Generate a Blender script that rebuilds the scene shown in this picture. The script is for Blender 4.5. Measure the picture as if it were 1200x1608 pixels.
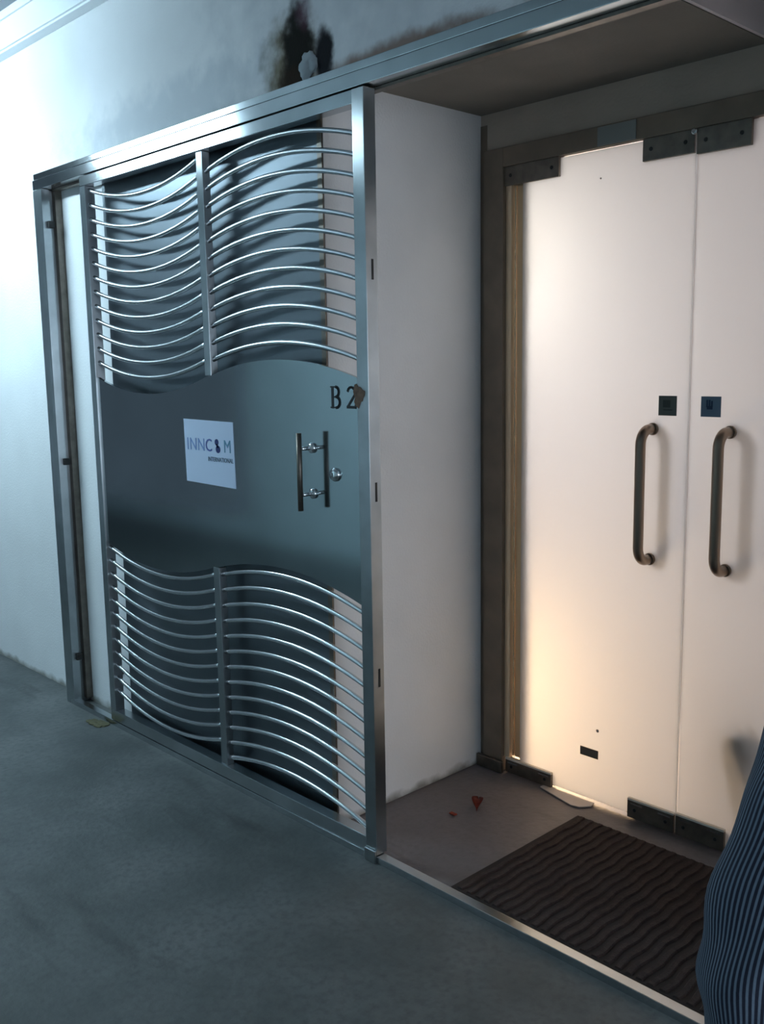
import bpy, bmesh, math, random
from mathutils import Vector, Matrix
random.seed(4)
S = bpy.context.scene
C = S.collection
PI = math.pi
for o in list(bpy.data.objects): bpy.data.objects.remove(o)

# ---------------------------------------------------------------- camera
CAM = Vector((0.0, -1.866, 1.5))
YAW, PITCH, ROLL, FPX = 0.812980173, -0.151867639, -0.0161014087, 1521.12
cy, sy, cp, sp = math.cos(YAW), math.sin(YAW), math.cos(PITCH), math.sin(PITCH)
fwd = Vector((-sy*cp, cy*cp, sp)); rt = Vector((cy, sy, 0)); up = rt.cross(fwd)
cr, sr = math.cos(ROLL), math.sin(ROLL)
r2 = rt*cr + up*sr; u2 = up*cr - rt*sr
cd = bpy.data.cameras.new('camera'); cam = bpy.data.objects.new('camera', cd); C.objects.link(cam)
M = Matrix((r2, u2, -fwd)).transposed().to_4x4(); M.translation = CAM
cam.matrix_world = M
cd.sensor_fit = 'HORIZONTAL'; cd.sensor_width = 36; cd.lens = FPX/1200*36; cd.clip_start = 0.02
S.camera = cam

# ---------------------------------------------------------------- world, exposure
S.view_settings.view_transform = 'Standard'; S.view_settings.look = 'None'
S.view_settings.gamma = 1; S.view_settings.use_curve_mapping = False
S.view_settings.exposure = 0.0
w = bpy.data.worlds.new('world'); S.world = w; w.use_nodes = True
w.node_tree.nodes['Background'].inputs[0].default_value = (0.50, 0.70, 0.90, 1)
w.node_tree.nodes['Background'].inputs[1].default_value = 0.16

def area(name, loc, aim, sx, sy_, power, col):
    l = bpy.data.lights.new(name, 'AREA'); l.shape = 'RECTANGLE'; l.size = sx; l.size_y = sy_
    l.energy = power; l.color = col
    o = bpy.data.objects.new(name, l); C.objects.link(o); o.location = loc
    o.rotation_euler = (Vector(aim)-Vector(loc)).to_track_quat('-Z', 'Y').to_euler()
    return o
# daylight coming in at the open end of the corridor on the right
area('daylight_corridor_end', (4.3, -1.6, 1.15), (-3, -0.4, 0.9), 2.4, 1.9, 95, (0.74, 0.86, 1.0))
# lamps of the room behind the frosted doors
area('room_ceiling_lamp', (-0.9, 2.3, 2.60), (-1.1, 0.9, 0.6), 1.2, 0.9, 11, (0.90, 0.90, 1.0))
area('room_standing_lamp', (-2.30, 2.0, 1.40), (-1.5, 0.8, 1.25), 0.22, 0.4, 22, (1.0, 0.93, 0.93))
area('room_wall_lamp', (-2.15, 1.16, 1.80), (-1.95, 0.8, 1.72), 0.2, 0.5, 3.2, (1.0, 0.92, 0.78))
area('room_floor_lamp', (-2.30, 1.30, 0.36), (-1.75, 0.8, 0.30), 0.3, 0.4, 12.0, (1.0, 0.68, 0.38))

# ---------------------------------------------------------------- material helpers
def mat(name, base=(.8,.8,.8), rough=.5, metal=0.0, noise=None, bump=None, aniso=None, spec=None):
    """noise=(scale, darker colour factor, detail); bump=(scale,strength); aniso=tangent vector"""
    m = bpy.data.materials.new(name); m.use_nodes = True
    nt = m.node_tree; b = nt.nodes['Principled BSDF']
    b.inputs['Base Color'].default_value = (*base, 1); b.inputs['Roughness'].default_value = rough
    b.inputs['Metallic'].default_value = metal
    if spec is not None: b.inputs['Specular IOR Level'].default_value = spec
    g = nt.nodes.new('ShaderNodeNewGeometry')
    if noise:
        n = nt.nodes.new('ShaderNodeTexNoise'); n.inputs['Scale'].default_value = noise[0]
        n.inputs['Detail'].default_value = 6
        nt.links.new(g.outputs['Position'], n.inputs['Vector'])
        r = nt.nodes.new('ShaderNodeValToRGB')
        r.color_ramp.elements[0].position = .32; r.color_ramp.elements[1].position = .68
        r.color_ramp.elements[0].color = (*[c*noise[1] for c in base], 1); r.color_ramp.elements[1].color = (*base, 1)
        nt.links.new(n.outputs['Fac'], r.inputs[0]); nt.links.new(r.outputs[0], b.inputs['Base Color'])
    if bump:
        n = nt.nodes.new('ShaderNodeTexNoise'); n.inputs['Scale'].default_value = bump[0]; n.inputs['Detail'].default_value = 4
        nt.links.new(g.outputs['Position'], n.inputs['Vector'])
        bp = nt.nodes.new('ShaderNodeBump'); bp.inputs['Strength'].default_value = bump[1]; bp.inputs['Distance'].default_value = .004
        nt.links.new(n.outputs['Fac'], bp.inputs['Height']); nt.links.new(bp.outputs[0], b.inputs['Normal'])
    if aniso:
        b.inputs['Anisotropic'].default_value = .85 if aniso[2] else .97
        c = nt.nodes.new('ShaderNodeCombineXYZ')
        for i in range(3): c.inputs[i].default_value = aniso[i]
        nt.links.new(c.outputs[0], b.inputs['Tangent'])
    return m

def node(nt, t, **kw):
    n = nt.nodes.new(t)
    for k, v in kw.items(): setattr(n, k, v)
    return n
def math_node(nt, op, a, b=None, c=None, clamp=False):
    n = node(nt, 'ShaderNodeMath', operation=op); n.use_clamp = clamp
    for i, v in enumerate((a, b, c)):
        if v is None: continue
        if isinstance(v, (int, float)): n.inputs[i].default_value = v
        else: nt.links.new(v, n.inputs[i])
    return n.outputs[0]
def mixc(nt, f, a, b):
    n = node(nt, 'ShaderNodeMix', data_type='RGBA')
    if isinstance(f, (int, float)): n.inputs[0].default_value = f
    else: nt.links.new(f, n.inputs[0])
    for i, v in ((6, a), (7, b)):
        if isinstance(v, tuple): n.inputs[i].default_value = (*v, 1)
        else: nt.links.new(v, n.inputs[i])
    return n.outputs[2]

def blob(nt, sep, nz, cx, cz, rx, rz, edge=.5, wob=.6):
    """soft irregular patch in the wall plane (a stain with a shape of its own)"""
    dx = math_node(nt, 'DIVIDE', math_node(nt, 'SUBTRACT', sep.outputs[0], cx), rx)
    dz = math_node(nt, 'DIVIDE', math_node(nt, 'SUBTRACT', sep.outputs[2], cz), rz)
    d = math_node(nt, 'SQRT', math_node(nt, 'ADD', math_node(nt, 'MULTIPLY', dx, dx), math_node(nt, 'MULTIPLY', dz, dz)))
    d = math_node(nt, 'ADD', d, math_node(nt, 'MULTIPLY', math_node(nt, 'SUBTRACT', nz, .5), wob*2))
    n = node(nt, 'ShaderNodeMapRange'); n.interpolation_type = 'SMOOTHSTEP'
    nt.links.new(d, n.inputs[0]); n.inputs[1].default_value = 1+edge/2; n.inputs[2].default_value = 1-edge/2-.2
    n.inputs[3].default_value = 0; n.inputs[4].default_value = 1
    return n.outputs[0]

def wall_material():
    m = mat('painted_plaster', (.78,.79,.80), .85, spec=.12, noise=(2.2,.90), bump=(120,.35)); nt = m.node_tree
    b = nt.nodes['Principled BSDF']
    src = b.inputs['Base Color'].links[0].from_socket
    g = node(nt, 'ShaderNodeNewGeometry'); sep = node(nt, 'ShaderNodeSeparateXYZ'); nt.links.new(g.outputs['Position'], sep.inputs[0])
    n1 = node(nt, 'ShaderNodeTexNoise'); n1.inputs['Scale'].default_value = 14; n1.inputs['Detail'].default_value = 5
    nt.links.new(g.outputs['Position'], n1.inputs['Vector']); nz = n1.outputs['Fac']
    front = math_node(nt, 'LESS_THAN', sep.outputs[1], .12)
    def layer(src, mask, col, k=1.0):
        return mixc(nt, math_node(nt, 'MULTIPLY', math_node(nt, 'MULTIPLY', mask, front), k), src, col)
    # grey weathering of the plaster above the track, then the scorched patch and the rust run
    src = layer(src, blob(nt, sep, nz, -2.0, 2.72, .72, .42, .9, .7), (.40,.43,.47), .45)
    src = layer(src, blob(nt, sep, nz, -3.1, 2.40, .75, .10, .9, .9), (.50,.54,.58), .6)
    src = layer(src, blob(nt, sep, nz, -1.98, 2.335, .36, .035, .8, .8), (.20,.10,.06), .8)
    src = layer(src, blob(nt, sep, nz, -2.43, 2.38, .13, .15, .8, .7), (.10,.07,.012), .85)
    src = layer(src, blob(nt, sep, nz, -2.395, 2.44, .065, .14, .7, .6), (.012,.012,.010), 1.)
    src = layer(src, blob(nt, sep, nz, -2.41, 2.36, .07, .075, .7, .6), (.012,.008,.006), 1.)
    src = layer(src, blob(nt, sep, nz, -2.275, 2.39, .036, .09, .7, .6), (.015,.013,.018), 1.)
    src = layer(src, blob(nt, sep, nz, -2.40, 2.40, .075, .15, .45, .6), (.010,.009,.007), 1)
    src = layer(src, blob(nt, sep, nz, -2.44, 2.345, .06, .06, .5, .6), (.022,.012,.006), .9)
    src = layer(src, blob(nt, sep, nz, -2.275, 2.385, .042, .09, .45, .6), (.01,.01,.013), 1)
    src = layer(src, blob(nt, sep, nz, -2.365, 2.53, .035, .045, .9, .6), (.12,.05,.08), .5)
    # dirt where the walls meet the floor
    low = node(nt, 'ShaderNodeMapRange'); nt.links.new(math_node(nt, 'ADD', sep.outputs[2], math_node(nt, 'MULTIPLY', nz, -.06)), low.inputs[0])
    low.inputs[1].default_value = .0; low.inputs[2].default_value = -.03; low.inputs[3].default_value = 0; low.inputs[4].default_value = .8
    src = mixc(nt, low.outputs[0], src, (.16,.15,.12))
    nt.links.new(src, b.inputs['Base Color'])
    return m

def floor_material(name, base, dark, rough=.6):
    m = mat(name, base, rough, bump=(55,.5)); nt = m.node_tree; b = nt.nodes['Principled BSDF']
    g = node(nt, 'ShaderNodeNewGeometry')
    n1 = node(nt, 'ShaderNodeTexNoise'); n1.inputs['Scale'].default_value = 2.3; n1.inputs['Detail'].default_value = 7; n1.inputs['Roughness'].default_value = .62
    n2 = node(nt, 'ShaderNodeTexNoise'); n2.inputs['Scale'].default_value = 42; n2.inputs['Detail'].default_value = 3
    mp = node(nt, 'ShaderNodeMapping'); mp.inputs['Scale'].default_value = (.7, 3.2, 1); mp.inputs['Rotation'].default_value = (0,0,.5)
    n3 = node(nt, 'ShaderNodeTexNoise'); n3.inputs['Scale'].default_value = 2.0; n3.inputs['Detail'].default_value = 5
    nt.links.new(g.outputs['Position'], n1.inputs['Vector']); nt.links.new(g.outputs['Position'], n2.inputs['Vector'])
    nt.links.new(g.outputs['Position'], mp.inputs[0]); nt.links.new(mp.outputs[0], n3.inputs['Vector'])
    r = node(nt, 'ShaderNodeMapRange'); nt.links.new(n1.outputs['Fac'], r.inputs[0]); r.inputs[1].default_value = .35; r.inputs[2].default_value = .65
    c = mixc(nt, r.outputs[0], dark, base)
    r2_ = node(nt, 'ShaderNodeMapRange'); nt.links.new(n2.outputs['Fac'], r2_.inputs[0]); r2_.inputs[1].default_value = .45; r2_.inputs[2].default_value = .75; r2_.inputs[4].default_value = .75
    c = mixc(nt, r2_.outputs[0], c, dark)
    r3 = node(nt, 'ShaderNodeMapRange'); nt.links.new(n3.outputs['Fac'], r3.inputs[0]); r3.inputs[1].default_value = .60; r3.inputs[2].default_value = .72; r3.inputs[4].default_value = .8
    c = mixc(nt, r3.outputs[0], c, tuple(x*.55 for x in dark))
    nt.links.new(c, b.inputs['Base Color'])
    return m

def glass_material():
    m = bpy.data.materials.new('frosted_glass'); m.use_nodes = True; nt = m.node_tree
    nt.nodes.remove(nt.nodes['Principled BSDF']); out = nt.nodes['Material Output']
    tr = node(nt, 'ShaderNodeBsdfTranslucent'); tr.inputs[0].default_value = (.90,.90,.90,1)
    df = node(nt, 'ShaderNodeBsdfDiffuse'); df.inputs[0].default_value = (.62,.66,.66,1)
    gl = node(nt, 'ShaderNodeBsdfGlossy'); gl.inputs['Roughness'].default_value = .35
    a = node(nt, 'ShaderNodeMixShader'); a.inputs[0].default_value = .22
    nt.links.new(tr.outputs[0], a.inputs[1]); nt.links.new(df.outputs[0], a.inputs[2])
    f = node(nt, 'ShaderNodeFresnel'); f.inputs[0].default_value = 1.45
    k = node(nt, 'ShaderNodeMixShader'); nt.links.new(math_node(nt, 'MULTIPLY', f.outputs[0], .7), k.inputs[0])
    nt.links.new(a.outputs[0], k.inputs[1]); nt.links.new(gl.outputs[0], k.inputs[2])
    nt.links.new(k.outputs[0], out.inputs[0])
    return m
def clear_glass():
    m = mat('clear_glass_edge', (.95,1,.97), .05); b = m.node_tree.nodes['Principled BSDF']
    b.inputs['Transmission Weight'].default_value = 1; b.inputs['IOR'].default_value = 1.3
    return m
def stripe_material():
    m = mat('striped_shirt_cloth', (.012,.02,.05), .85, bump=(400,.25)); nt = m.node_tree; b = nt.nodes['Principled BSDF']
    uv = node(nt, 'ShaderNodeUVMap'); uv.uv_map = 'UVMap'; sep = node(nt, 'ShaderNodeSeparateXYZ'); nt.links.new(uv.outputs[0], sep.inputs[0])
    s = math_node(nt, 'SINE', math_node(nt, 'MULTIPLY', sep.outputs[0], 2*PI))
    r = node(nt, 'ShaderNodeMapRange'); nt.links.new(s, r.inputs[0]); r.inputs[1].default_value = -.1; r.inputs[2].default_value = .5
    c = mixc(nt, r.outputs[0], (.009,.012,.030), (.15,.20,.265))
    nt.links.new(c, b.inputs['Base Color']); return m

MW = wall_material()
MCEIL = mat('ceiling_paint', (.42,.45,.48), .8, noise=(3,.9))
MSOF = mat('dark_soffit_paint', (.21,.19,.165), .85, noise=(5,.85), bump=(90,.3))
MSOFL = mat('lit_soffit_paint', (.82,.76,.78), .85, noise=(5,.95))  # pale tone puts corridor light into the raised soffit and its side face
MLINT = mat('taupe_lintel_paint', (.50,.43,.36), .85, noise=(6,.88), bump=(90,.3))
MTRIM = mat('white_trunking', (.85,.88,.90), .45)
MFLOOR = floor_material('worn_concrete', (.130,.140,.138), (.058,.068,.068))
MFLOOR2 = floor_material('grey_painted_floor', (.17,.155,.165), (.125,.113,.118), .5)
MSH = mat('brushed_steel_lengthwise', (.56,.60,.62), .17, 1.0, aniso=(0,.707,.707), noise=(9,.85))
MSV = mat('brushed_steel_upright', (.50,.54,.56), .30, 1.0, aniso=(.707,.707,0), noise=(9,.8))
MPLATE = mat('satin_steel_sheet', (.42,.48,.50), .12, 1.0, noise=(3,.88))
MSHEET = mat('wall_cladding_steel', (.18,.21,.235), .42, 1.0, noise=(2,.8), bump=(5,.4))
MBAR = mat('polished_steel_bar', (.70,.74,.76), .24, 1.0)
MCHROME = mat('chrome', (.75,.78,.80), .10, 1.0)
MDARKST = mat('tarnished_steel', (.24,.21,.18), .45, 1.0, noise=(25,.7))
MFRAME = mat('shaded_frame_steel', (.25,.20,.155), .5, .5, noise=(12,.8))  # stainless steel; the recess shade is put into this dark brown
MSTOP = mat('lit_door_stop', (.85,.66,.46), .45, .5)  # warm light on the stop and inner trim is put into this colour
MHANDLE = mat('brushed_handle_steel', (.26,.20,.155), .30, 1.0)
MGLASS = glass_material(); MCLEAR = clear_glass()
MBLACK = mat('black_rubber', (.015,.015,.015), .6)
MRIB = mat('mat_rib_carpet', (.046,.029,.027), .95, noise=(60,.6), bump=(300,.8))
MMAT = mat('mat_base_rubber', (.025,.017,.015), .9)
MPAPER = mat('white_paper', (.62,.72,.90), .6)
MINK1 = mat('pale_blue_ink', (.22,.33,.62), .6); MINK2 = mat('blue_ink', (.10,.14,.42), .6)
MINK3 = mat('navy_ink', (.015,.03,.15), .6); MINK4 = mat('teal_ink', (.13,.30,.45), .6); MINKG = mat('grey_ink', (.10,.15,.22), .6)
MLET = mat('black_lettering', (.01,.015,.018), .5)
MRUST = mat('rust_brown_tape', (.19,.115,.075), .8, noise=(60,.5))
MSTK1 = mat('dark_green_grey_sticker', (.085,.10,.09), .5); MSTK2 = mat('blue_grey_sticker', (.12,.19,.27), .5)
MSTKI1 = mat('sticker_mark_dark', (.03,.038,.034), .5); MSTKI2 = mat('sticker_mark_navy', (.02,.05,.11), .5)
MLEAF = mat('red_dry_leaf', (.30,.035,.012), .7, noise=(80,.5))
MSTRIP = mat('pale_tape', (.55,.48,.44), .5)
MLAMP = bpy.data.materials.new('lit_tube'); MLAMP.use_nodes = True
_e = MLAMP.node_tree.nodes['Principled BSDF']; _e.inputs['Emission Color'].default_value = (.62,.86,1,1); _e.inputs['Emission Strength'].default_value = 150
MWHITEMET = mat('white_enamel', (.75,.77,.78), .4)
MROOM = mat('room_cream_paint', (.80,.78,.77), .8, noise=(2,.95)); MROOMF = mat('room_pale_tile', (.62,.55,.50), .5)
MSHIRT = stripe_material()
MTROUS = mat('charcoal_trouser_cloth', (.03,.03,.035), .9); MSKIN = mat('skin', (.45,.27,.19), .55); MHAIR = mat('black_hair', (.012,.010,.009), .6)
MSHOE = mat('black_shoe_leather', (.02,.018,.016), .35)
MPOT = mat('dark_brown_glaze', (.035,.018,.016), .4); MPLANT = mat('dark_plum_foliage', (.09,.03,.05), .6)

# ---------------------------------------------------------------- mesh helpers
def box(bm, x0, x1, y0, y1, z0, z1, bev=0):
    t = bmesh.new(); r = bmesh.ops.create_cube(t, size=1)
    for v in t.verts:
        v.co = Vector(((x0+x1)/2+v.co.x*(x1-x0), (y0+y1)/2+v.co.y*(y1-y0), (z0+z1)/2+v.co.z*(z1-z0)))
    if bev: bmesh.ops.bevel(t, geom=list(t.edges), offset=bev, segments=2, affect='EDGES', profile=.6)
    me = bpy.data.meshes.new('tmp'); t.to_mesh(me); t.free(); bm.from_mesh(me); bpy.data.meshes.remove(me)
def tube(bm, pts, r, seg=10, caps=True):
    pts = [Vector(p) for p in pts]; rings = []; n = len(pts)
    rr = r if isinstance(r, (list, tuple)) else [r]*n
    prev = None
    for i, p in enumerate(pts):
        t = (pts[min(i+1, n-1)]-pts[max(i-1, 0)]).normalized()
        if prev is None:
            a = Vector((0,0,1)) if abs(t.z) < .9 else Vector((1,0,0)); u = t.cross(a).normalized()
        else: u = (prev - t*prev.dot(t)).normalized()
        prev = u; v = t.cross(u)
        rings.append([bm.verts.new(p+(u*math.cos(2*PI*k/seg)+v*math.sin(2*PI*k/seg))*rr[i]) for k in range(seg)])
    for a, b in zip(rings, rings[1:]):
        for k in range(seg):
            f = bm.faces.new((a[k], a[(k+1)%seg], b[(k+1)%seg], b[k])); f.smooth = True
    if caps: bm.faces.new(rings[0][::-1]); bm.faces.new(rings[-1])
def lathe(bm, prof, c=(0,0,0), axis='Z', seg=24):
    c = Vector(c); rings = []
    for r, h in prof:
        ring = []
        for k in range(seg):
            a = 2*PI*k/seg
            v = Vector((r*math.cos(a), r*math.sin(a), h)) if axis == 'Z' else Vector((r*math.cos(a), -h, r*math.sin(a)))
            ring.append(bm.verts.new(c+v))
        rings.append(ring)
    for a, b in zip(rings, rings[1:]):
        for k in range(seg):
            f = bm.faces.new((a[k], a[(k+1)%seg], b[(k+1)%seg], b[k])); f.smooth = True
    bm.faces.new(rings[0][::-1]); bm.faces.new(rings[-1])
def prism_xz(bm, poly, y0, y1):
    """outline in x,z extruded between y0 and y1"""
    a = [bm.verts.new((x, y0, z)) for x, z in poly]; b = [bm.verts.new((x, y1, z)) for x, z in poly]
    n = len(poly); bm.faces.new(a); bm.faces.new(b[::-1])
    for i in range(n): bm.faces.new((a[i], b[i], b[(i+1)%n], a[(i+1)%n]))
def obj(name, bm, m, parent=None, smooth=False):
    bmesh.ops.recalc_face_normals(bm, faces=bm.faces)
    me = bpy.data.meshes.new(name); bm.to_mesh(me); bm.free(); me.materials.append(m)
    if smooth:
        for p in me.polygons: p.use_smooth = True
    o = bpy.data.objects.new(name, me); C.objects.link(o)
    if parent:
        o.parent = parent
        o.matrix_parent_inverse = Matrix.Translation(-parent.location)
    return o
def B(*boxes, bev=0):
    bm = bmesh.new()
    for b in boxes: box(bm, *b, bev=bev)
    return bm
def tag(o, label, cat=None, group=None, kind=None):
    o['label'] = label
    if cat: o['category'] = cat
    if group: o['group'] = group
    if kind: o['kind'] = kind
    return o
def thing(name, label, cat, loc=(0,0,0), group=None, kind=None):
    o = bpy.data.objects.new(name, None); o.empty_display_size = .05; C.objects.link(o); o.location = loc
    return tag(o, label, cat, group, kind)
def struct(name, bm, m, label, cat):
    return tag(obj(name, bm, m), label, cat, kind='structure')

# ---------------------------------------------------------------- setting
WY = .085; XR = -2.29; XR2 = -.62; DY = .80; CZ = 3.06
struct('floor', B((-10,5,-3.0,.03,-.1,0)), MFLOOR, 'worn stained grey concrete corridor floor', 'floor')
struct('floor_recess', B((XR-.1,XR2+.1,.03,.84,-.1,-.002),), MFLOOR2, 'dark grey painted floor of the door recess', 'floor')
struct('floor_strip', B((-10,XR-.1,.03,.2,-.1,0),(XR2+.1,5,.03,.2,-.1,0)), MFLOOR, 'concrete strip under the gate wall', 'floor')
struct('wall_front', B((-10,XR,WY,.2,0,CZ),(XR,XR2,WY,.2,2.315,CZ),(XR2,5,WY,.2,0,CZ)), MW, 'pale plastered corridor wall with a scorched patch above the gate track', 'wall')
struct('wall_left', B((XR-.12,XR,.2,.84,0,2.6)), MW, 'plain white side wall of the recess beside the gate', 'wall')
struct('wall_right', B((XR2,XR2+.12,.2,.84,0,2.6)), MW, 'right side wall of the door recess', 'wall')
struct('wall_back', B((XR,XR2,DY,.84,2.212,2.6)), MLINT, 'taupe lintel wall above the frosted glass doors', 'wall')
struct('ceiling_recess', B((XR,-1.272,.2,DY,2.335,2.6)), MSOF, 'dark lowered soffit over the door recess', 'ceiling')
struct('ceiling_raised', B((-1.272,XR2,.2,DY,2.44,2.6),(-1.275,-1.262,.2,DY,2.338,2.44)), MSOFL, 'raised part of the recess ceiling and its upright side face, made pale to stand for corridor light', 'ceiling')
struct('ceiling', B((-10,5,-3.1,.2,CZ,CZ+.1)), MCEIL, 'blue grey corridor ceiling', 'ceiling')
struct('wall_opposite', B((-6.8,5,-3.1,-3.0,0,CZ),(-10,-6.8,-3.1,-3.0,2.75,CZ),(-10,-6.8,-3.1,-3.0,0,.15)), mat('opposite_wall_paint', (.55,.64,.66), .8), 'corridor wall opposite the gate', 'wall')
# trunking along the top of the corridor wall
t = thing('trim_1', 'white trunking with a lid seam running along the top of the corridor wall', 'trim', (-2.5, WY, 2.93), kind='structure')
obj('trunking_body', B((-10,5,.035,WY,2.866,2.99), bev=.004), MTRIM, t)
obj('trunking_lid', B((-10,5,.025,.035,2.874,2.985)), MTRIM, t)
obj('trunking_strip', B((-10,5,.03,WY,2.996,3.03), bev=.003), MTRIM, t)
# room behind the doors
struct('wall_room', B((-3.3,-3.2,.84,3.6,0,2.7),(.3,.4,.84,3.6,0,2.7),(-3.3,.4,3.6,3.7,0,2.7),(-3.2,XR-.02,.84,.9,0,2.7),(XR2,.3,.84,.9,0,2.7),(XR-.02,XR2,.84,.9,2.3,2.7)), MROOM, 'cream walls of the lit room behind the frosted doors', 'wall')
struct('floor_room', B((-3.3,.4,.84,3.7,-.1,-.004)), MROOMF, 'pale floor of the lit room behind the doors', 'floor')
struct('ceiling_room', B((-3.3,.4,.84,3.7,2.7,2.8)), MROOM, 'ceiling of the lit room behind the doors', 'ceiling')

# ---------------------------------------------------------------- gate frame and track
g = thing('gate_track_frame', 'fixed stainless steel frame of jamb, overhead track and floor track around the sliding gate', 'gate frame', (-4.03, .04, 0))
obj('overhead_track', B((-4.085,-.60,0,WY,2.245,2.284), bev=.002), MSH, g)
obj('track_cover', B((-4.085,-.60,.006,WY,2.287,2.310), bev=.002), MSH, g)
obj('track_lip', B((-4.0,-.60,.045,.07,2.236,2.244)), MDARKST, g)
obj('jamb', B((-4.085,-4.025,0,WY,.0,2.243),(-4.025,-4.008,.0,.035,0,2.243), bev=.0015), MSV, g)
obj('jamb_return', B((-4.025,-3.998,.055,WY,.02,2.243)), MDARKST, g)
for z in (2.10, 1.10, .22):
    obj('bumper', B((-4.008,-3.992,.018,.045,z-.014,z+.014), bev=.003), MBLACK, g)
obj('floor_track', B((-4.04,-.60,-.002,.030,0,.022), bev=.002), MSH, g)
obj('jamb_right', B((-.66,-.60,0,WY,.022,2.243), bev=.0015), MSV, g).name = 'jamb.001'
# stainless sheet on the wall behind the gate
tag(obj('wall_cladding_sheet', B((-3.635,XR-.001,WY-.006,WY,.03,2.235)), MSHEET), 'dull reflective steel sheet fixed to the wall behind the gate bars', 'cladding')
tag(obj('corner_edge_strip', B((XR-.018,XR+.003,WY-.010,WY-.006,.03,2.235)), MDARKST), 'narrow dark metal strip down the wall corner behind the gate', 'edge strip')

# ---------------------------------------------------------------- sliding gate
gate = thing('sliding_gate', 'stainless steel sliding gate with wavy bars above and below a plain middle plate', 'gate', (-2.83, .02, .024))
LX0, LX1 = -3.668, -2.018
Y0, Y1 = 0.0, .042
def zl(x): return -.062*(1-((x+3.24)/.39)**2)
def zr(x): return .054*(1-((x+2.44)/.375)**2) - .012*(x+2.815)/.75
obj('top_rail', B((LX0,LX1-.047,Y0,Y1,2.203,2.240), bev=.002), MSH, gate)
obj('bottom_rail', B((LX0,LX1-.047,Y0,Y1,.024,.070), bev=.002), MSH, gate)
obj('left_stile', B((LX0,LX0+.042,Y0,Y1,.070,2.203), bev=.002), MSV, gate)
obj('right_post', B((LX1-.047,LX1,Y0-.002,Y1,.024,2.240),(LX1-.047,LX1,-.010,-.0025,.001,.040), bev=.002), MSV, gate)
obj('centre_stile', B((-2.851,-2.815,.006,.036,1.468,2.203), bev=.002), MSV, gate)
obj('centre_stile', B((-2.851,-2.815,.006,.036,.070,.80), bev=.002), MSV, gate)
# plate with two S-shaped edges
bm = bmesh.new()
xs = [LX0+.042+i*(2.0-.0)/1.0*0 for i in range(0)]
N = 64; x0 = LX0+.04; x1 = LX1-.045
top = []; bot = []
for i in range(N+1):
    x = x0+(x1-x0)*i/N
    if x < -2.833: top.append((x, 1.465+zl(x))); bot.append((x, .797+zl(x)*.98))
    else: top.append((x, 1.470+zr(x))); bot.append((x, .803+zr(x)))
for yy, flip in ((.008, False), (.020, True)):
    pass
va = [[bm.verts.new((x, y, z)) for x, z in row] for y in (.008, .020) for row in (top, bot)]
for i in range(N):
    bm.faces.new((va[0][i], va[0][i+1], va[1][i+1], va[1][i])); bm.faces.new((va[2][i+1], va[2][i], va[3][i], va[3][i+1]))
    bm.faces.new((va[0][i], va[2][i], va[2][i+1], va[0][i+1])); bm.faces.new((va[1][i+1], va[3][i+1], va[3][i], va[1][i]))
obj('middle_plate', bm, MPLATE, gate)
def bar(bay, z0):
    bm = bmesh.new(); n = 28
    if bay == 'l': xa, xb, f = -3.628, -2.849, zl
    else: xa, xb, f = -2.817, -2.063, zr
    tube(bm, [(xa+(xb-xa)*i/n, .021, z0+f(xa+(xb-xa)*i/n)) for i in range(n+1)], .0078, 10)
    o = obj('wave_bar', bm, MBAR, gate)
for k in range(13): bar('l', 2.189-k*.0554)
for k in range(12): bar('r', 2.139-k*.0560)
for k in range(12): bar('l', .773-k*.0560)
for k in range(13): bar('r', .775-k*.0565)
# pull handle
h = obj('pull_handle', (lambda bm: (tube(bm, [(-2.283,-.045,1.062),(-2.283,-.045,1.298)], .0085, 14), bm)[1])(bmesh.new()), MDARKST, gate)
h['label'] = 'straight vertical steel pull bar'
for z in (1.25, 1.110):
    bm = bmesh.new(); tube(bm, [(-2.283,.008,z),(-2.283,-.045,z)], .006, 12); lathe(bm, [(.016,0),(.016,.006),(.012,.010),(.006,.012)], (-2.283,.008,z), 'Y', 20)
    obj('standoff', bm, MCHROME, h)
bm = bmesh.new(); lathe(bm, [(.021,0),(.021,.004),(.017,.011),(.008,.014),(.003,.014)], (-2.178,.008,1.176), 'Y', 24)
lk = obj('lock_cylinder', bm, MCHROME, gate)
bm = bmesh.new(); box(bm, -2.1795,-2.1765,-.0070,-.0055,1.170,1.182); obj('keyhole', bm, MBLACK, lk)
# slots in the edge of the right post
for z in (1.76, 1.135, .58):
    obj('edge_slot', B((LX1-.001,LX1+.0008,.018,.026,z-.028,z+.028)), MBLACK, gate)
# lettering B2 and the sign
def stroke(bm, pts, wd, y0, y1):
    pts = [Vector((p[0], 0, p[1])) for p in pts]
    for i in range(len(pts)-1):
        d = (pts[i+1]-pts[i]); L = d.length; d.normalize(); nrm = Vector((-d.z, 0, d.x))*wd/2; e = d*wd*.25
        a, b = pts[i]-e, pts[i+1]+e
        prism_xz(bm, [((a+nrm).x, (a+nrm).z), ((b+nrm).x, (b+nrm).z), ((b-nrm).x, (b-nrm).z), ((a-nrm).x, (a-nrm).z)], y0, y1)
def arc(cx, cz, rx, rz, a0, a1, n=8):
    return [(cx+rx*math.cos(math.radians(a0+(a1-a0)*i/n)), cz+rz*math.sin(math.radians(a0+(a1-a0)*i/n))) for i in range(n+1)]
LH = .061; zb = 1.374
bm = bmesh.new(); X = -2.184
stroke(bm, [(X,zb),(X,zb+LH)], .009, .0065, .008)
stroke(bm, [(X-.008,zb+.001),(X+.016,zb+.001)], .004, .0066, .008); stroke(bm, [(X-.008,zb+LH),(X+.016,zb+LH)], .004, .0066, .008); stroke(bm, [(X,zb+LH*.52),(X+.016,zb+LH*.52)], .004, .0066, .008)
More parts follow.
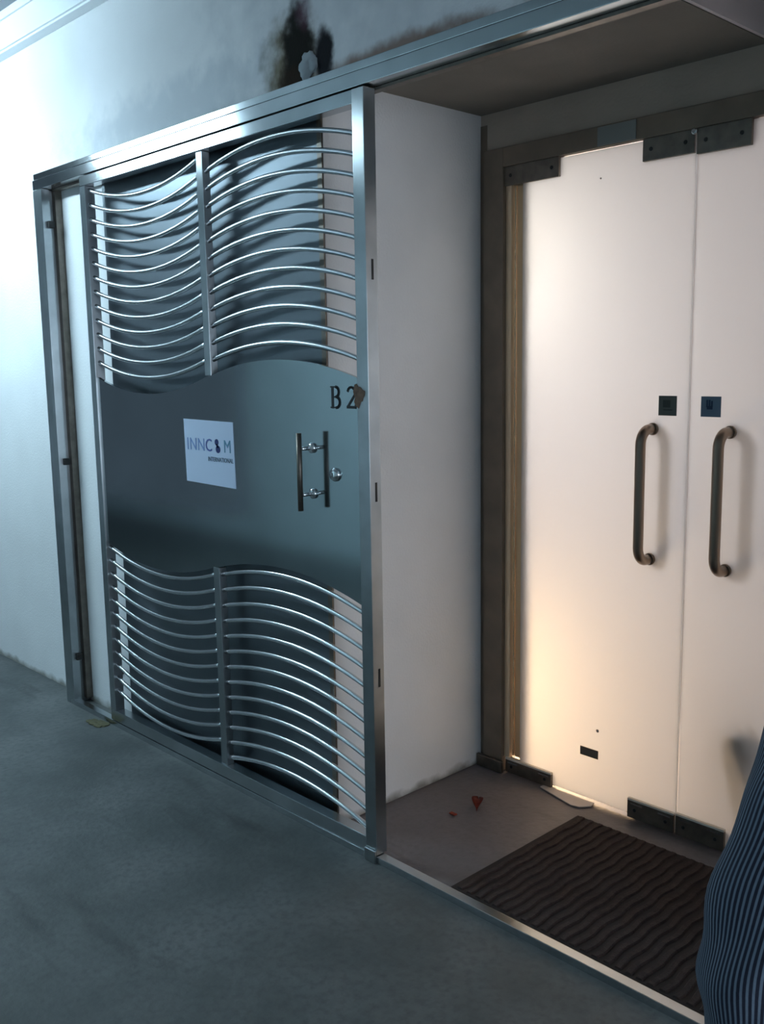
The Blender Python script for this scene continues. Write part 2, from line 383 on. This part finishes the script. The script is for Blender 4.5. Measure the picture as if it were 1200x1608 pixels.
stroke(bm, arc(X+.015, zb+LH*.76, .013, LH*.24, 90, -90), .008, .0064, .008)
stroke(bm, arc(X+.016, zb+LH*.265, .016, LH*.26, 90, -90), .008, .0063, .008)
obj('number_lettering', bm, MLET, gate)['label'] = 'black serif letter B'
bm = bmesh.new(); X = -2.118
stroke(bm, arc(X+.017, zb+LH*.74, .016, LH*.25, 165, -35)+[(X+.001, zb+.004)], .007, .0065, .008)
stroke(bm, [(X-.001,zb+.003),(X+.034,zb+.003)], .008, .0064, .008); stroke(bm, [(X+.034,zb),(X+.036,zb+.014)], .005, .0063, .008)
obj('number_lettering', bm, MLET, gate)['label'] = 'black serif figure 2'
bm = bmesh.new(); pl = []
for i in range(20):
    a = 2*PI*i/20; r = 1+.22*math.sin(3*a+1)+.12*math.sin(7*a)
    pl.append((-2.058+.021*r*math.cos(a), 1.412+.030*r*math.sin(a)))
prism_xz(bm, pl, -.0045, -.0022)
obj('adhesive_residue', bm, MRUST, gate)['label'] = 'rust brown residue half covering the number beside the post'

def text(name, s, x, z, size, y, m, parent, align='LEFT', sx=1.0, ext=.0004):
    cu = bpy.data.curves.new(name, 'FONT'); cu.body = s; cu.size = size; cu.extrude = ext; cu.align_x = align; cu.resolution_u = 3
    o = bpy.data.objects.new(name, cu); C.objects.link(o)
    dg = bpy.context.evaluated_depsgraph_get(); me = bpy.data.meshes.new_from_object(o.evaluated_get(dg))
    bpy.data.objects.remove(o); me.name = name
    me.transform(Matrix.Translation((x, y, z)) @ Matrix.Rotation(PI/2, 4, 'X') @ Matrix.Diagonal((sx, 1, 1, 1)))
    me.materials.clear(); me.materials.append(m)
    o = bpy.data.objects.new(name, me); C.objects.link(o)
    if parent: o.parent = parent; o.matrix_parent_inverse = Matrix.Translation(-parent.location)
    return o
sg = thing('paper_sign', 'white landscape paper sign with blue lettering taped on the gate plate', 'sign', (-2.848, .006, 1.203))
bm = bmesh.new()
poly = [(-3.001,1.318),(-2.698,1.314),(-2.693,1.090),(-2.996,1.096)]
prism_xz(bm, poly, .0062, .0076)
obj('sheet', bm, MPAPER, sg)
ty = .0056
for s, x, m, wd in (('I',-2.985,MINK1,.9),('N',-2.967,MINK1,1.0),('N',-2.917,MINK1,1.0),('C',-2.868,MINK2,1.0),('M',-2.757,MINK4,.95)):
    text('letter', s, x, 1.210, .062, ty, m, sg, sx=wd)
bm = bmesh.new()
lathe(bm, [(.011,0),(.011,.0012)], (-2.797,ty+.0006,1.243), 'Y', 18); lathe(bm, [(.013,0),(.013,.0012)], (-2.790,ty+.0006,1.219), 'Y', 18)
prism_xz(bm, [(-2.803,1.238),(-2.793,1.238),(-2.783,1.224),(-2.796,1.224)], ty-.0006, ty+.0006)
obj('letter', bm, MINK3, sg)['label'] = 'dark figure standing for the letter O'
text('small_text', 'INTERNATIONAL', -2.702, 1.176, .022, ty, MINKG, sg, align='RIGHT', sx=.88)

# bolts on the wall side of the left stile
for z in (2.08, 1.17, .20):
    bm = bmesh.new(); lathe(bm, [(.008,0),(.008,.004),(.004,.006)], (-3.655-.05,WY,z), 'Y', 12)
    tag(obj('wall_bolt', bm, MDARKST), {2.08:'small dark bolt head on the wall left of the gate, near the top', 1.17:'small dark bolt head on the wall left of the gate, at plate height', .20:'small dark bolt head on the wall left of the gate, near the floor'}[z], 'bolt')

# foam and cable stub in the scorched patch
bm = bmesh.new()
bmesh.ops.create_icosphere(bm, subdivisions=4, radius=1, matrix=Matrix.Identity(4))
from mathutils import noise as mnoise
for v in bm.verts:
    d = v.co.copy(); k = .85+.45*mnoise.noise(d*1.5+Vector((3,1,7)))+.12*mnoise.noise(d*4.3)
    v.co = Vector((-2.345+d.x*.046*k, WY-.001+d.y*.016*k, 2.380+d.z*.040*k))
tag(obj('filler_lump', bm, mat('grey_filler', (.30,.34,.36), .9), smooth=True), 'lumpy grey filler inside the scorched patch above the gate track', 'filler')

# ---------------------------------------------------------------- glass doors
fr = thing('door_frame', 'steel frame, shade put into its dark brown colour, around the double frosted glass doors', 'door frame', (-1.475, DY, 0))
obj('left_post', B((-2.262,-2.176,DY-.02,DY+.06,0,2.212), bev=.002), MFRAME, fr)
obj('right_post', B((-.774,-.66,DY-.02,DY+.06,0,2.212), bev=.002), MFRAME, fr)
obj('head_rail', B((-2.176,-.774,DY-.02,DY+.06,2.149,2.212), bev=.002), MFRAME, fr)
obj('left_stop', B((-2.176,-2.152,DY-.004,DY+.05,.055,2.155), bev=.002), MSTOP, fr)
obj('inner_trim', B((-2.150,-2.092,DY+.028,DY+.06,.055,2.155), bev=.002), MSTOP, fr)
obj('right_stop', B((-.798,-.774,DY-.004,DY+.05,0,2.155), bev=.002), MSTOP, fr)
obj('joint_cover', B((-1.80,-1.665,DY-.023,DY-.02,2.152,2.208)), mat('grey_joint_cover', (.24,.26,.25), .5), fr)
obj('floor_bracket', B((-2.285,-2.165,DY-.035,DY-.0205,0,.045), bev=.003), MDARKST, fr)
tag(obj('corner_sealant', B((XR,-2.262,DY-.002,DY+.04,0,2.30)), MFRAME), 'dark sealant line in the corner between recess wall and door frame', 'sealant')

def d_handle(par, x, ysgn, name, nm=None):
    bm = bmesh.new(); za, zb_ = .880, 1.288; R = .045; off = (.070 if ysgn < 0 else .060)*ysgn; yb = DY+(-.004 if ysgn < 0 else .014)
    pts = [(x, yb, za)]
    for i in range(9):
        a = PI/2*i/8; pts.append((x, yb+off-(R*ysgn)+R*ysgn*math.sin(a), za+R*0+R-R*math.cos(a)))
    for i in range(9):
        a = PI/2*i/8; pts.append((x, yb+off-(R*ysgn)+R*ysgn*math.cos(a), zb_-R+R*math.sin(a)))
    pts.append((x, yb, zb_))
    tube(bm, pts, .0158, 16)
    hh = obj(name, bm, MHANDLE, par)
    for z in (za, zb_):
        bm = bmesh.new(); lathe(bm, [(.019,0),(.019,.006),(.017,.008)], (x, yb, z), 'Y', 20)
        obj('mounting_collar', bm, MHANDLE, hh)
    return hh
def corner_box(par, nm, x0, x1, z0, z1, nb=None):
    bm = B((x0,x1,DY-.012,DY-.0005,z0,z1),(x0,x1,DY+.0105,DY+.022,z0,z1), bev=.002)
    o = obj(nm, bm, MDARKST, par); return o

def leaf(name, label, x0, x1, seam):
    d = thing(name, label, 'door', ((x0+x1)/2, DY+.005, .01), kind='structure')
    fx0, fx1 = (x0+.034, x1) if seam == 'r' else (x0, x1-.034)
    obj('frosted_pane', B((fx0,fx1,DY,DY+.010,.012,2.146)), MGLASS, d)
    ex = (x0, fx0) if seam == 'r' else (fx1, x1)
    obj('clear_edge', B((ex[0],ex[1],DY,DY+.010,.055,2.086)), MCLEAR, d)['label'] = 'clear unfrosted edge of the glass beside the frame'
    return d
dl = leaf('door_1', 'left frosted glass door with a small brown plate near its foot', -2.140, -1.4785, 'r')
dr = leaf('door_2', 'right frosted glass door with the blue grey square sticker', -1.4715, -.810, 'l')
for (par, x0, x1, z0, z1) in ((dl,-2.178,-1.953,2.087,2.150),(dl,-2.164,-1.957,.004,.052),(dl,-1.647,-1.4785,2.084,2.150),(dl,-1.647,-1.4785,.004,.064),
                              (dr,-1.4715,-1.308,2.078,2.150),(dr,-1.4715,-1.308,.004,.068),(dr,-.997,-.772,2.087,2.150),(dr,-.997,-.786,.004,.052)):
    c = corner_box(par, 'patch_fitting', x0, x1, z0, z1)
    for xx in (x0+.028, x1-.028):
        bm = bmesh.new(); lathe(bm, [(.006,0),(.006,.0015),(.003,.0015)], (xx, DY-.012, (z0+z1)/2), 'Y', 10); obj('screw', bm, MBLACK, c)
    if z0 < .01:
        for xa, xb in ((x0+.012,x0+.055),(x1-.055,x1-.012)): obj('fixing_slot', B((xa,xb,DY-.0128,DY-.0118,z1-.012,z1-.008)), MCHROME, c)
        obj('top_cap', B((x0,x1,DY-.012,DY-.0005,z1,z1+.006)), mat('pale_metal_cap', (.75,.68,.58), .4), c)
bm = bmesh.new(); lathe(bm, [(.010,0),(.010,.004),(.006,.006)], (-1.478,DY-.014,2.142), 'Y', 12); obj('latch_pin', bm, MCHROME, dl)
d_handle(dl, -1.592, -1, 'pull_handle'); d_handle(dl, -1.592, 1, 'pull_handle')['label'] = 'inner pull handle seen blurred through the frosted glass'
d_handle(dr, -1.340, -1, 'pull_handle'); d_handle(dr, -1.340, 1, 'pull_handle')['label'] = 'inner pull handle seen blurred through the frosted glass'
s1 = obj('square_sticker', B((-1.577,-1.516,DY-.0012,DY-.0002,1.330,1.390)), MSTK1, dl); s1['label'] = 'dark green grey square sticker with a faint darker mark'
bm = bmesh.new(); box(bm, -1.562,-1.537,DY-.0018,DY-.0012,1.355,1.377); box(bm, -1.560,-1.530,DY-.0018,DY-.0012,1.346,1.349); obj('sticker_mark', bm, MSTKI1, s1)
s2 = obj('square_sticker', B((-1.437,-1.374,DY-.0012,DY-.0002,1.330,1.390)), MSTK2, dr); s2['label'] = 'blue grey square sticker with a navy mark'
bm = bmesh.new()
for k in range(3): box(bm, -1.420+k*.0075,-1.4145+k*.0075,DY-.0018,DY-.0012,1.358,1.380-(k == 2)*.003)
box(bm, -1.418,-1.400,DY-.0018,DY-.0012,1.352,1.362); obj('sticker_mark', bm, MSTKI2, s2)
bm = bmesh.new(); box(bm, -1.842,-1.770,DY-.003,DY-.0002,.162,.192, bev=.0008)
obj('small_plate', bm, mat('brown_grey_plate', (.17,.13,.095), .6), dl)['label'] = 'small brown rectangular plate near the foot of the door'
bm = bmesh.new(); lathe(bm, [(.006,0),(.006,.0006)], (-1.775,DY-.0003,.262), 'Y', 12); obj('smudge', bm, MSTRIP, dl)
bm = bmesh.new(); lathe(bm, [(.003,0),(.003,.0006)], (-1.80,DY-.0003,2.06), 'Y', 8); obj('smudge', bm, MSTRIP, dl)

# planter close behind the right door
pt = thing('potted_plant', 'dark tapered planter with plum foliage seen blurred behind the right frosted door', 'plant', (-1.292,.902,0))
bm = bmesh.new(); lathe(bm, [(.030,-.004),(.026,.02),(.034,.10),(.066,.24),(.088,.34),(.086,.38),(.07,.385),(.065,.36)], (-1.292,.902,0), seg=32)
obj('pot', bm, MPOT, pt)
for k in range(9):
    a = k*2.4; bm = bmesh.new(); n = 6
    L = []; R_ = []
    for i in range(n+1):
        u = i/n; d = .02+.10*u; z = .33+.13*u-.05*u*u; wd = .018*math.sin(PI*min(.97, u*.9+.08))
        c = Vector((-1.292+d*math.cos(a)*.75, .92+d*math.sin(a)*.6, z+.04)); nn = Vector((-math.sin(a), math.cos(a), 0))*wd
        L.append(bm.verts.new(c+nn)); R_.append(bm.verts.new(c-nn))
    for i in range(n): bm.faces.new((L[i], L[i+1], R_[i+1], R_[i]))
    bmesh.ops.solidify(bm, geom=bm.faces[:], thickness=.002)
    obj('leaf', bm, MPLANT, pt, smooth=True)

# ---------------------------------------------------------------- mat and bits on the floor
dm = thing('door_mat', 'dark brown ribbed door mat in front of the glass doors', 'mat', (-1.31,.37,0))
obj('backing', B((-1.764,-.86,.052,.678,-.002,.006), bev=.002), MMAT, dm)
nr = 27; pw = (.88)/nr
for k in range(nr):
    xc = -1.752+pw*(k+.5); bm = bmesh.new(); n = 26; rows = []
    for i in range(n+1):
        y = .060+.61*i/n; wv = .0035*math.sin(i*1.15+k*.9); hw = pw*.33
        rows.append([bm.verts.new((xc+wv+a*hw, y, b)) for a, b in ((-1,.005),(-.6,.0115),(.6,.0115),(1,.005))])
    for a, b in zip(rows, rows[1:]):
        for j in range(3): bm.faces.new((a[j], a[j+1], b[j+1], b[j]))
    bm.faces.new(rows[0]); bm.faces.new(rows[-1][::-1])
    obj('rib', bm, MRIB, dm)
bm = bmesh.new(); n = 8; L = []; R_ = []; Md = []
for i in range(n+1):
    u = i/n; wd = .016*math.sin(PI*min(.98, u*.95+.04)); x = -2.075+.055*u; y = .535-.075*u; z = .006+.016*math.sin(PI*u)
    Md.append(bm.verts.new((x, y, z))); L.append(bm.verts.new((x+wd, y+wd*.7, z+.010))); R_.append(bm.verts.new((x-wd, y-wd*.7, z+.012)))
for i in range(n): bm.faces.new((L[i], L[i+1], Md[i+1], Md[i])); bm.faces.new((Md[i], Md[i+1], R_[i+1], R_[i]))
bmesh.ops.solidify(bm, geom=bm.faces[:], thickness=.0015)
tag(obj('dry_leaf', bm, MLEAF, smooth=True), 'curled red dry leaf on the recess floor left of the mat', 'leaf')
bm = bmesh.new(); box(bm, -2.085,-2.060,.395,.408,.0,.004, bev=.001)
tag(obj('leaf_scrap', bm, MLEAF), 'tiny reddish scrap on the floor nearer the gate than the red leaf', 'scrap')
# pale strip lying at the foot of the left door
bm = bmesh.new(); pts = [(-1.99,.770),(-1.99,.795),(-1.78,.795),(-1.775,.768),(-1.80,.735),(-1.83,.728)]
a = [bm.verts.new((x, y, .0045)) for x, y in pts]; b = [bm.verts.new((x, y, .001)) for x, y in pts]
bm.faces.new(a); bm.faces.new(b[::-1])
for i in range(len(pts)): bm.faces.new((a[i], b[i], b[(i+1)%len(pts)], a[(i+1)%len(pts)]))
tag(obj('tape_strip', bm, MSTRIP), 'pale strip of loose tape lying at the foot of the left glass door', 'tape')
bm = bmesh.new()
for k in range(14):
    x = -3.73+random.uniform(-.05,.05); y = -.035+random.uniform(-.02,.02); r = random.uniform(.012,.022)
    bmesh.ops.create_icosphere(bm, subdivisions=1, radius=r, matrix=Matrix.Translation((x, y, .002)) @ Matrix.Diagonal((1.6,1,.35,1)))
tag(obj('dirt_clump', bm, mat('olive_dirt', (.09,.085,.045), .95)), 'small clump of olive brown dirt on the floor at the left end of the gate track', 'dirt', kind='stuff')

# ---------------------------------------------------------------- corridor tube light (left of the frame)
lt = thing('tube_light', 'long fluorescent tube light hanging from the corridor ceiling', 'light', (-4.6,-.94,2.67))
obj('housing', B((-5.20,-4.02,-.99,-.89,2.70,2.76), bev=.004), MWHITEMET, lt)
obj('lit_tube', B((-5.17,-4.05,-.985,-.895,2.655,2.70), bev=.012), MLAMP, lt)
for x in (-4.95, -4.25): obj('hanger', B((x-.004,x+.004,-.944,-.936,2.76,CZ)), MWHITEMET, lt)

# ---------------------------------------------------------------- person beside the camera, only the bent sleeve in view
def skin(name, pts, edges, m, parent, root=0, sub=2):
    me = bpy.data.meshes.new(name); me.from_pydata([p[0] for p in pts], edges, [])
    o = bpy.data.objects.new(name, me); C.objects.link(o)
    s = o.modifiers.new('s', 'SKIN'); s.use_smooth_shade = True
    if not me.skin_vertices: 
        bm = bmesh.new(); bm.from_mesh(me); bm.verts.layers.skin.verify(); bm.to_mesh(me); bm.free()
    for i, p in enumerate(pts):
        r = p[1]; me.skin_vertices[0].data[i].radius = (r, r) if not isinstance(r, tuple) else r
    me.skin_vertices[0].data[root].use_root = True
    ss = o.modifiers.new('u', 'SUBSURF'); ss.levels = sub; ss.render_levels = sub
    dg = bpy.context.evaluated_depsgraph_get(); m2 = bpy.data.meshes.new_from_object(o.evaluated_get(dg))
    bpy.data.objects.remove(o); m2.name = name
    for q in m2.polygons: q.use_smooth = True
    m2.materials.clear(); m2.materials.append(m)
    o = bpy.data.objects.new(name, m2); C.objects.link(o)
    if parent: o.parent = parent; o.matrix_parent_inverse = Matrix.Translation(-parent.location)
    return o
fh = Vector((-sy, cy, 0)); rh = Vector((cy, sy, 0))
def P(lat, dep, z): v = CAM+rh*lat+fh*dep; return Vector((v.x, v.y, z))
pc = P(.56, .70, 0)
ps = thing('person', 'person beside the camera in a navy finely striped shirt with one elbow bent', 'person', pc)
# local helper: person faces the same way as the view; lat = right, dep = forward
def Q(lat, dep, z): return P(.56+lat, .70+dep, z)
def loft(name, rings, m, parent, stripes=60, seg=48, wrinkle=None, caps=True):
    """rings: (centre, half width vector a, half depth vector b); UV u counts stripes round the ring"""
    bm = bmesh.new(); uvl = bm.loops.layers.uv.new('UVMap'); R = []
    for i, (c, a, b) in enumerate(rings):
        row = []
        for k in range(seg):
            t = 2*PI*k/seg; p = c+a*math.cos(t)+b*math.sin(t)
            if wrinkle: p = p+(p-c).normalized()*wrinkle(i/(len(rings)-1), t)
            row.append(bm.verts.new(p))
        R.append(row)
    for i in range(len(R)-1):
        for k in range(seg):
            f = bm.faces.new((R[i][k], R[i][(k+1)%seg], R[i+1][(k+1)%seg], R[i+1][k])); f.smooth = True
            us = (k, k+1, k+1, k); vs = (i, i, i+1, i+1)
            for lp, uu, vv in zip(f.loops, us, vs): lp[uvl].uv = (uu/seg*stripes, vv*.1)
    if caps: bm.faces.new(R[0][::-1]); bm.faces.new(R[-1])
    return obj(name, bm, m, parent)
def path_rings(pts, rad, n, flat=1.0):
    """smooth path through pts with interpolated radii"""
    out = []; pts = [Vector(p) for p in pts]; K = len(pts)-1
    def cr_(p0, p1, p2, p3, t): return .5*((2*p1)+(p2-p0)*t+(2*p0-5*p1+4*p2-p3)*t*t+(3*p1-p0-3*p2+p3)*t**3)
    def at(s):
        i = min(int(s), K-1); t = s-i
        return cr_(pts[max(i-1,0)], pts[i], pts[i+1], pts[min(i+2,K)], t), cr_(rad[max(i-1,0)], rad[i], rad[i+1], rad[min(i+2,K)], t)
    u = None
    for j in range(n+1):
        s = K*j/n; p, r = at(s); q, _ = at(min(s+.02, K)); q0, _ = at(max(s-.02, 0)); t = (q-q0).normalized()
        if u is None: u = t.cross(Vector((0,1,.01))).normalized()
        u = (u-t*u.dot(t)).normalized(); v = t.cross(u)
        out.append((p, u*r, v*r*flat))
    return out
# torso
prof = [(.86,.176,.132),(.93,.168,.122),(1.02,.158,.112),(1.12,.162,.115),(1.24,.178,.122),(1.34,.185,.122),(1.41,.170,.105),(1.455,.115,.080),(1.48,.068,.062)]
rings = []
for z, a, b in prof: rings.append((Q(0,0,z), rh*a, fh*b))
loft('shirt', rings, MSHIRT, ps, stripes=240, seg=64)
# sleeves: the left one is the bent sleeve at the right edge of the photograph
def elbow_wr(u, t):
    k = math.exp(-((u-.60)/.13)**2)
    return .0020*k*math.sin(74*u+3.2*math.sin(t+.5)+1.5*math.sin(2*t))+.0014*math.sin(13*u+3*t)+.0012*math.sin(29*u-5*t)
SH = (P(.455,.70,1.418), P(.392,.70,1.385), P(.369,.685,1.30), P(.325,.655,1.20), P(.276,.625,1.100), P(.270,.615,1.02), P(.296,.63,.93), P(.315,.65,.865))
loft('sleeve', path_rings(SH, (.050,.058,.060,.057,.054,.047,.040,.034), 110), MSHIRT, ps, stripes=88, seg=64, wrinkle=elbow_wr)
SR = (Q(.10,0,1.418), Q(.168,0,1.385), Q(.225,-.005,1.30), Q(.245,-.02,1.20), Q(.255,-.03,1.115), Q(.255,.0,1.02), Q(.25,.035,.93), Q(.245,.05,.865))
loft('sleeve', path_rings(SR, (.050,.058,.058,.053,.049,.045,.040,.034), 40), MSHIRT, ps, stripes=88, seg=48, wrinkle=elbow_wr)
# legs in trousers, one continuous surface
skin('trousers', [(Q(0,0,.93),(.16,.115)),(Q(0,0,.86),(.15,.12)),(Q(-.085,0,.78),.088),(Q(-.095,.01,.50),.064),(Q(-.10,-.01,.26),.060),(Q(-.10,-.01,.08),.055),
     (Q(.085,0,.78),.088),(Q(.095,.02,.50),.064),(Q(.10,0,.26),.060),(Q(.10,0,.08),.055)],
     [(0,1),(1,2),(2,3),(3,4),(4,5),(1,6),(6,7),(7,8),(8,9)], MTROUS, ps)
for s, d in ((-.10,-.01),(.10,0)):
    skin('shoe', [(Q(s,d-.06,.045),.038),(Q(s,d,.045),.043),(Q(s*1.1,d+.09,.038),.040),(Q(s*1.15,d+.17,.030),.026)], [(0,1),(1,2),(2,3)], MSHOE, ps, root=1)
# hands, each with a palm, four fingers and a thumb
def hand(w0, side):
    w0 = Vector(w0)
    pts = [(w0+Vector((0,0,.03)),.024),(w0-Vector((0,0,.015)),.026),(w0-Vector((0,0,.055)),.031)]; ed = [(0,1),(1,2)]
    for k in range(4):
        off = fh*(.030-.020*k); L = (.030,.034,.032,.025)[k]; b = len(pts)
        p = w0-Vector((0,0,.082))+off
        pts += [(p,.0095),(p-Vector((0,0,L))-rh*.004*side,.0085),(p-Vector((0,0,L*1.75))-rh*.014*side,.0078),(p-Vector((0,0,L*2.2))-rh*.026*side,.0065)]
        ed += [(2,b),(b,b+1),(b+1,b+2),(b+2,b+3)]
    b = len(pts); pts += [(w0-Vector((0,0,.03))+fh*.030,.012),(w0-Vector((0,0,.060))+fh*.050,.0105),(w0-Vector((0,0,.088))+fh*.056-rh*.008*side,.009)]
    ed += [(1,b),(b,b+1),(b+1,b+2)]
    skin('hand', pts, ed, MSKIN, ps, root=1)
hand(P(.315,.65,.85), -1); hand(Q(.245,.05,.85), 1)
# neck and head
hp = [(0,-.01,1.43,.060),(0,.0,1.49,.056),(0,.005,1.535,.068),(0,.0,1.595,.080),(0,-.002,1.65,.080),(0,-.005,1.695,.052)]
head = skin('head', [(Q(a,b,c),r) for a, b, c, r in hp], [(i,i+1) for i in range(len(hp)-1)], MSKIN, ps, sub=3)
def ball(name, c, r, sc, m, parent, cut=None):
    bm = bmesh.new(); bmesh.ops.create_icosphere(bm, subdivisions=3, radius=r)
    for v in bm.verts:
        q = v.co; v.co = c+rh*q.x*sc[0]+fh*q.y*sc[1]+Vector((0,0,q.z*sc[2]))
    if cut: 
        dele = [v for v in bm.verts if cut(v.co)]; bmesh.ops.delete(bm, geom=dele, context='VERTS')
    return obj(name, bm, m, parent, smooth=True)
def inface(v):
    q = v-Q(0,0,1.62); return q.dot(fh) > .035 and q.z < .045 or q.z < -.055
hr = ball('hair', Q(0,-.006,1.628), .096, (.93,1.03,1.06), MHAIR, ps, cut=inface)
for s in (-1, 1):
    e = ball('eye', Q(.030*s,.070,1.610), .012, (1,.7,.8), mat('eye_white', (.7,.7,.68), .3), ps)
    ball('iris', Q(.030*s,.0775,1.610), .005, (1,.5,1), MBLACK, e)
    ball('eyebrow', Q(.030*s,.080,1.632), .014, (1,.25,.22), MHAIR, ps)
    ball('ear', Q(.082*s,-.005,1.600), .026, (.4,.75,1.15), MSKIN, ps)
ball('nose', Q(0,.086,1.585), .014, (.8,1.1,1.5), MSKIN, ps)
ball('mouth', Q(0,.070,1.550), .020, (1.1,.45,.35), mat('lips', (.40,.16,.13), .5), ps)
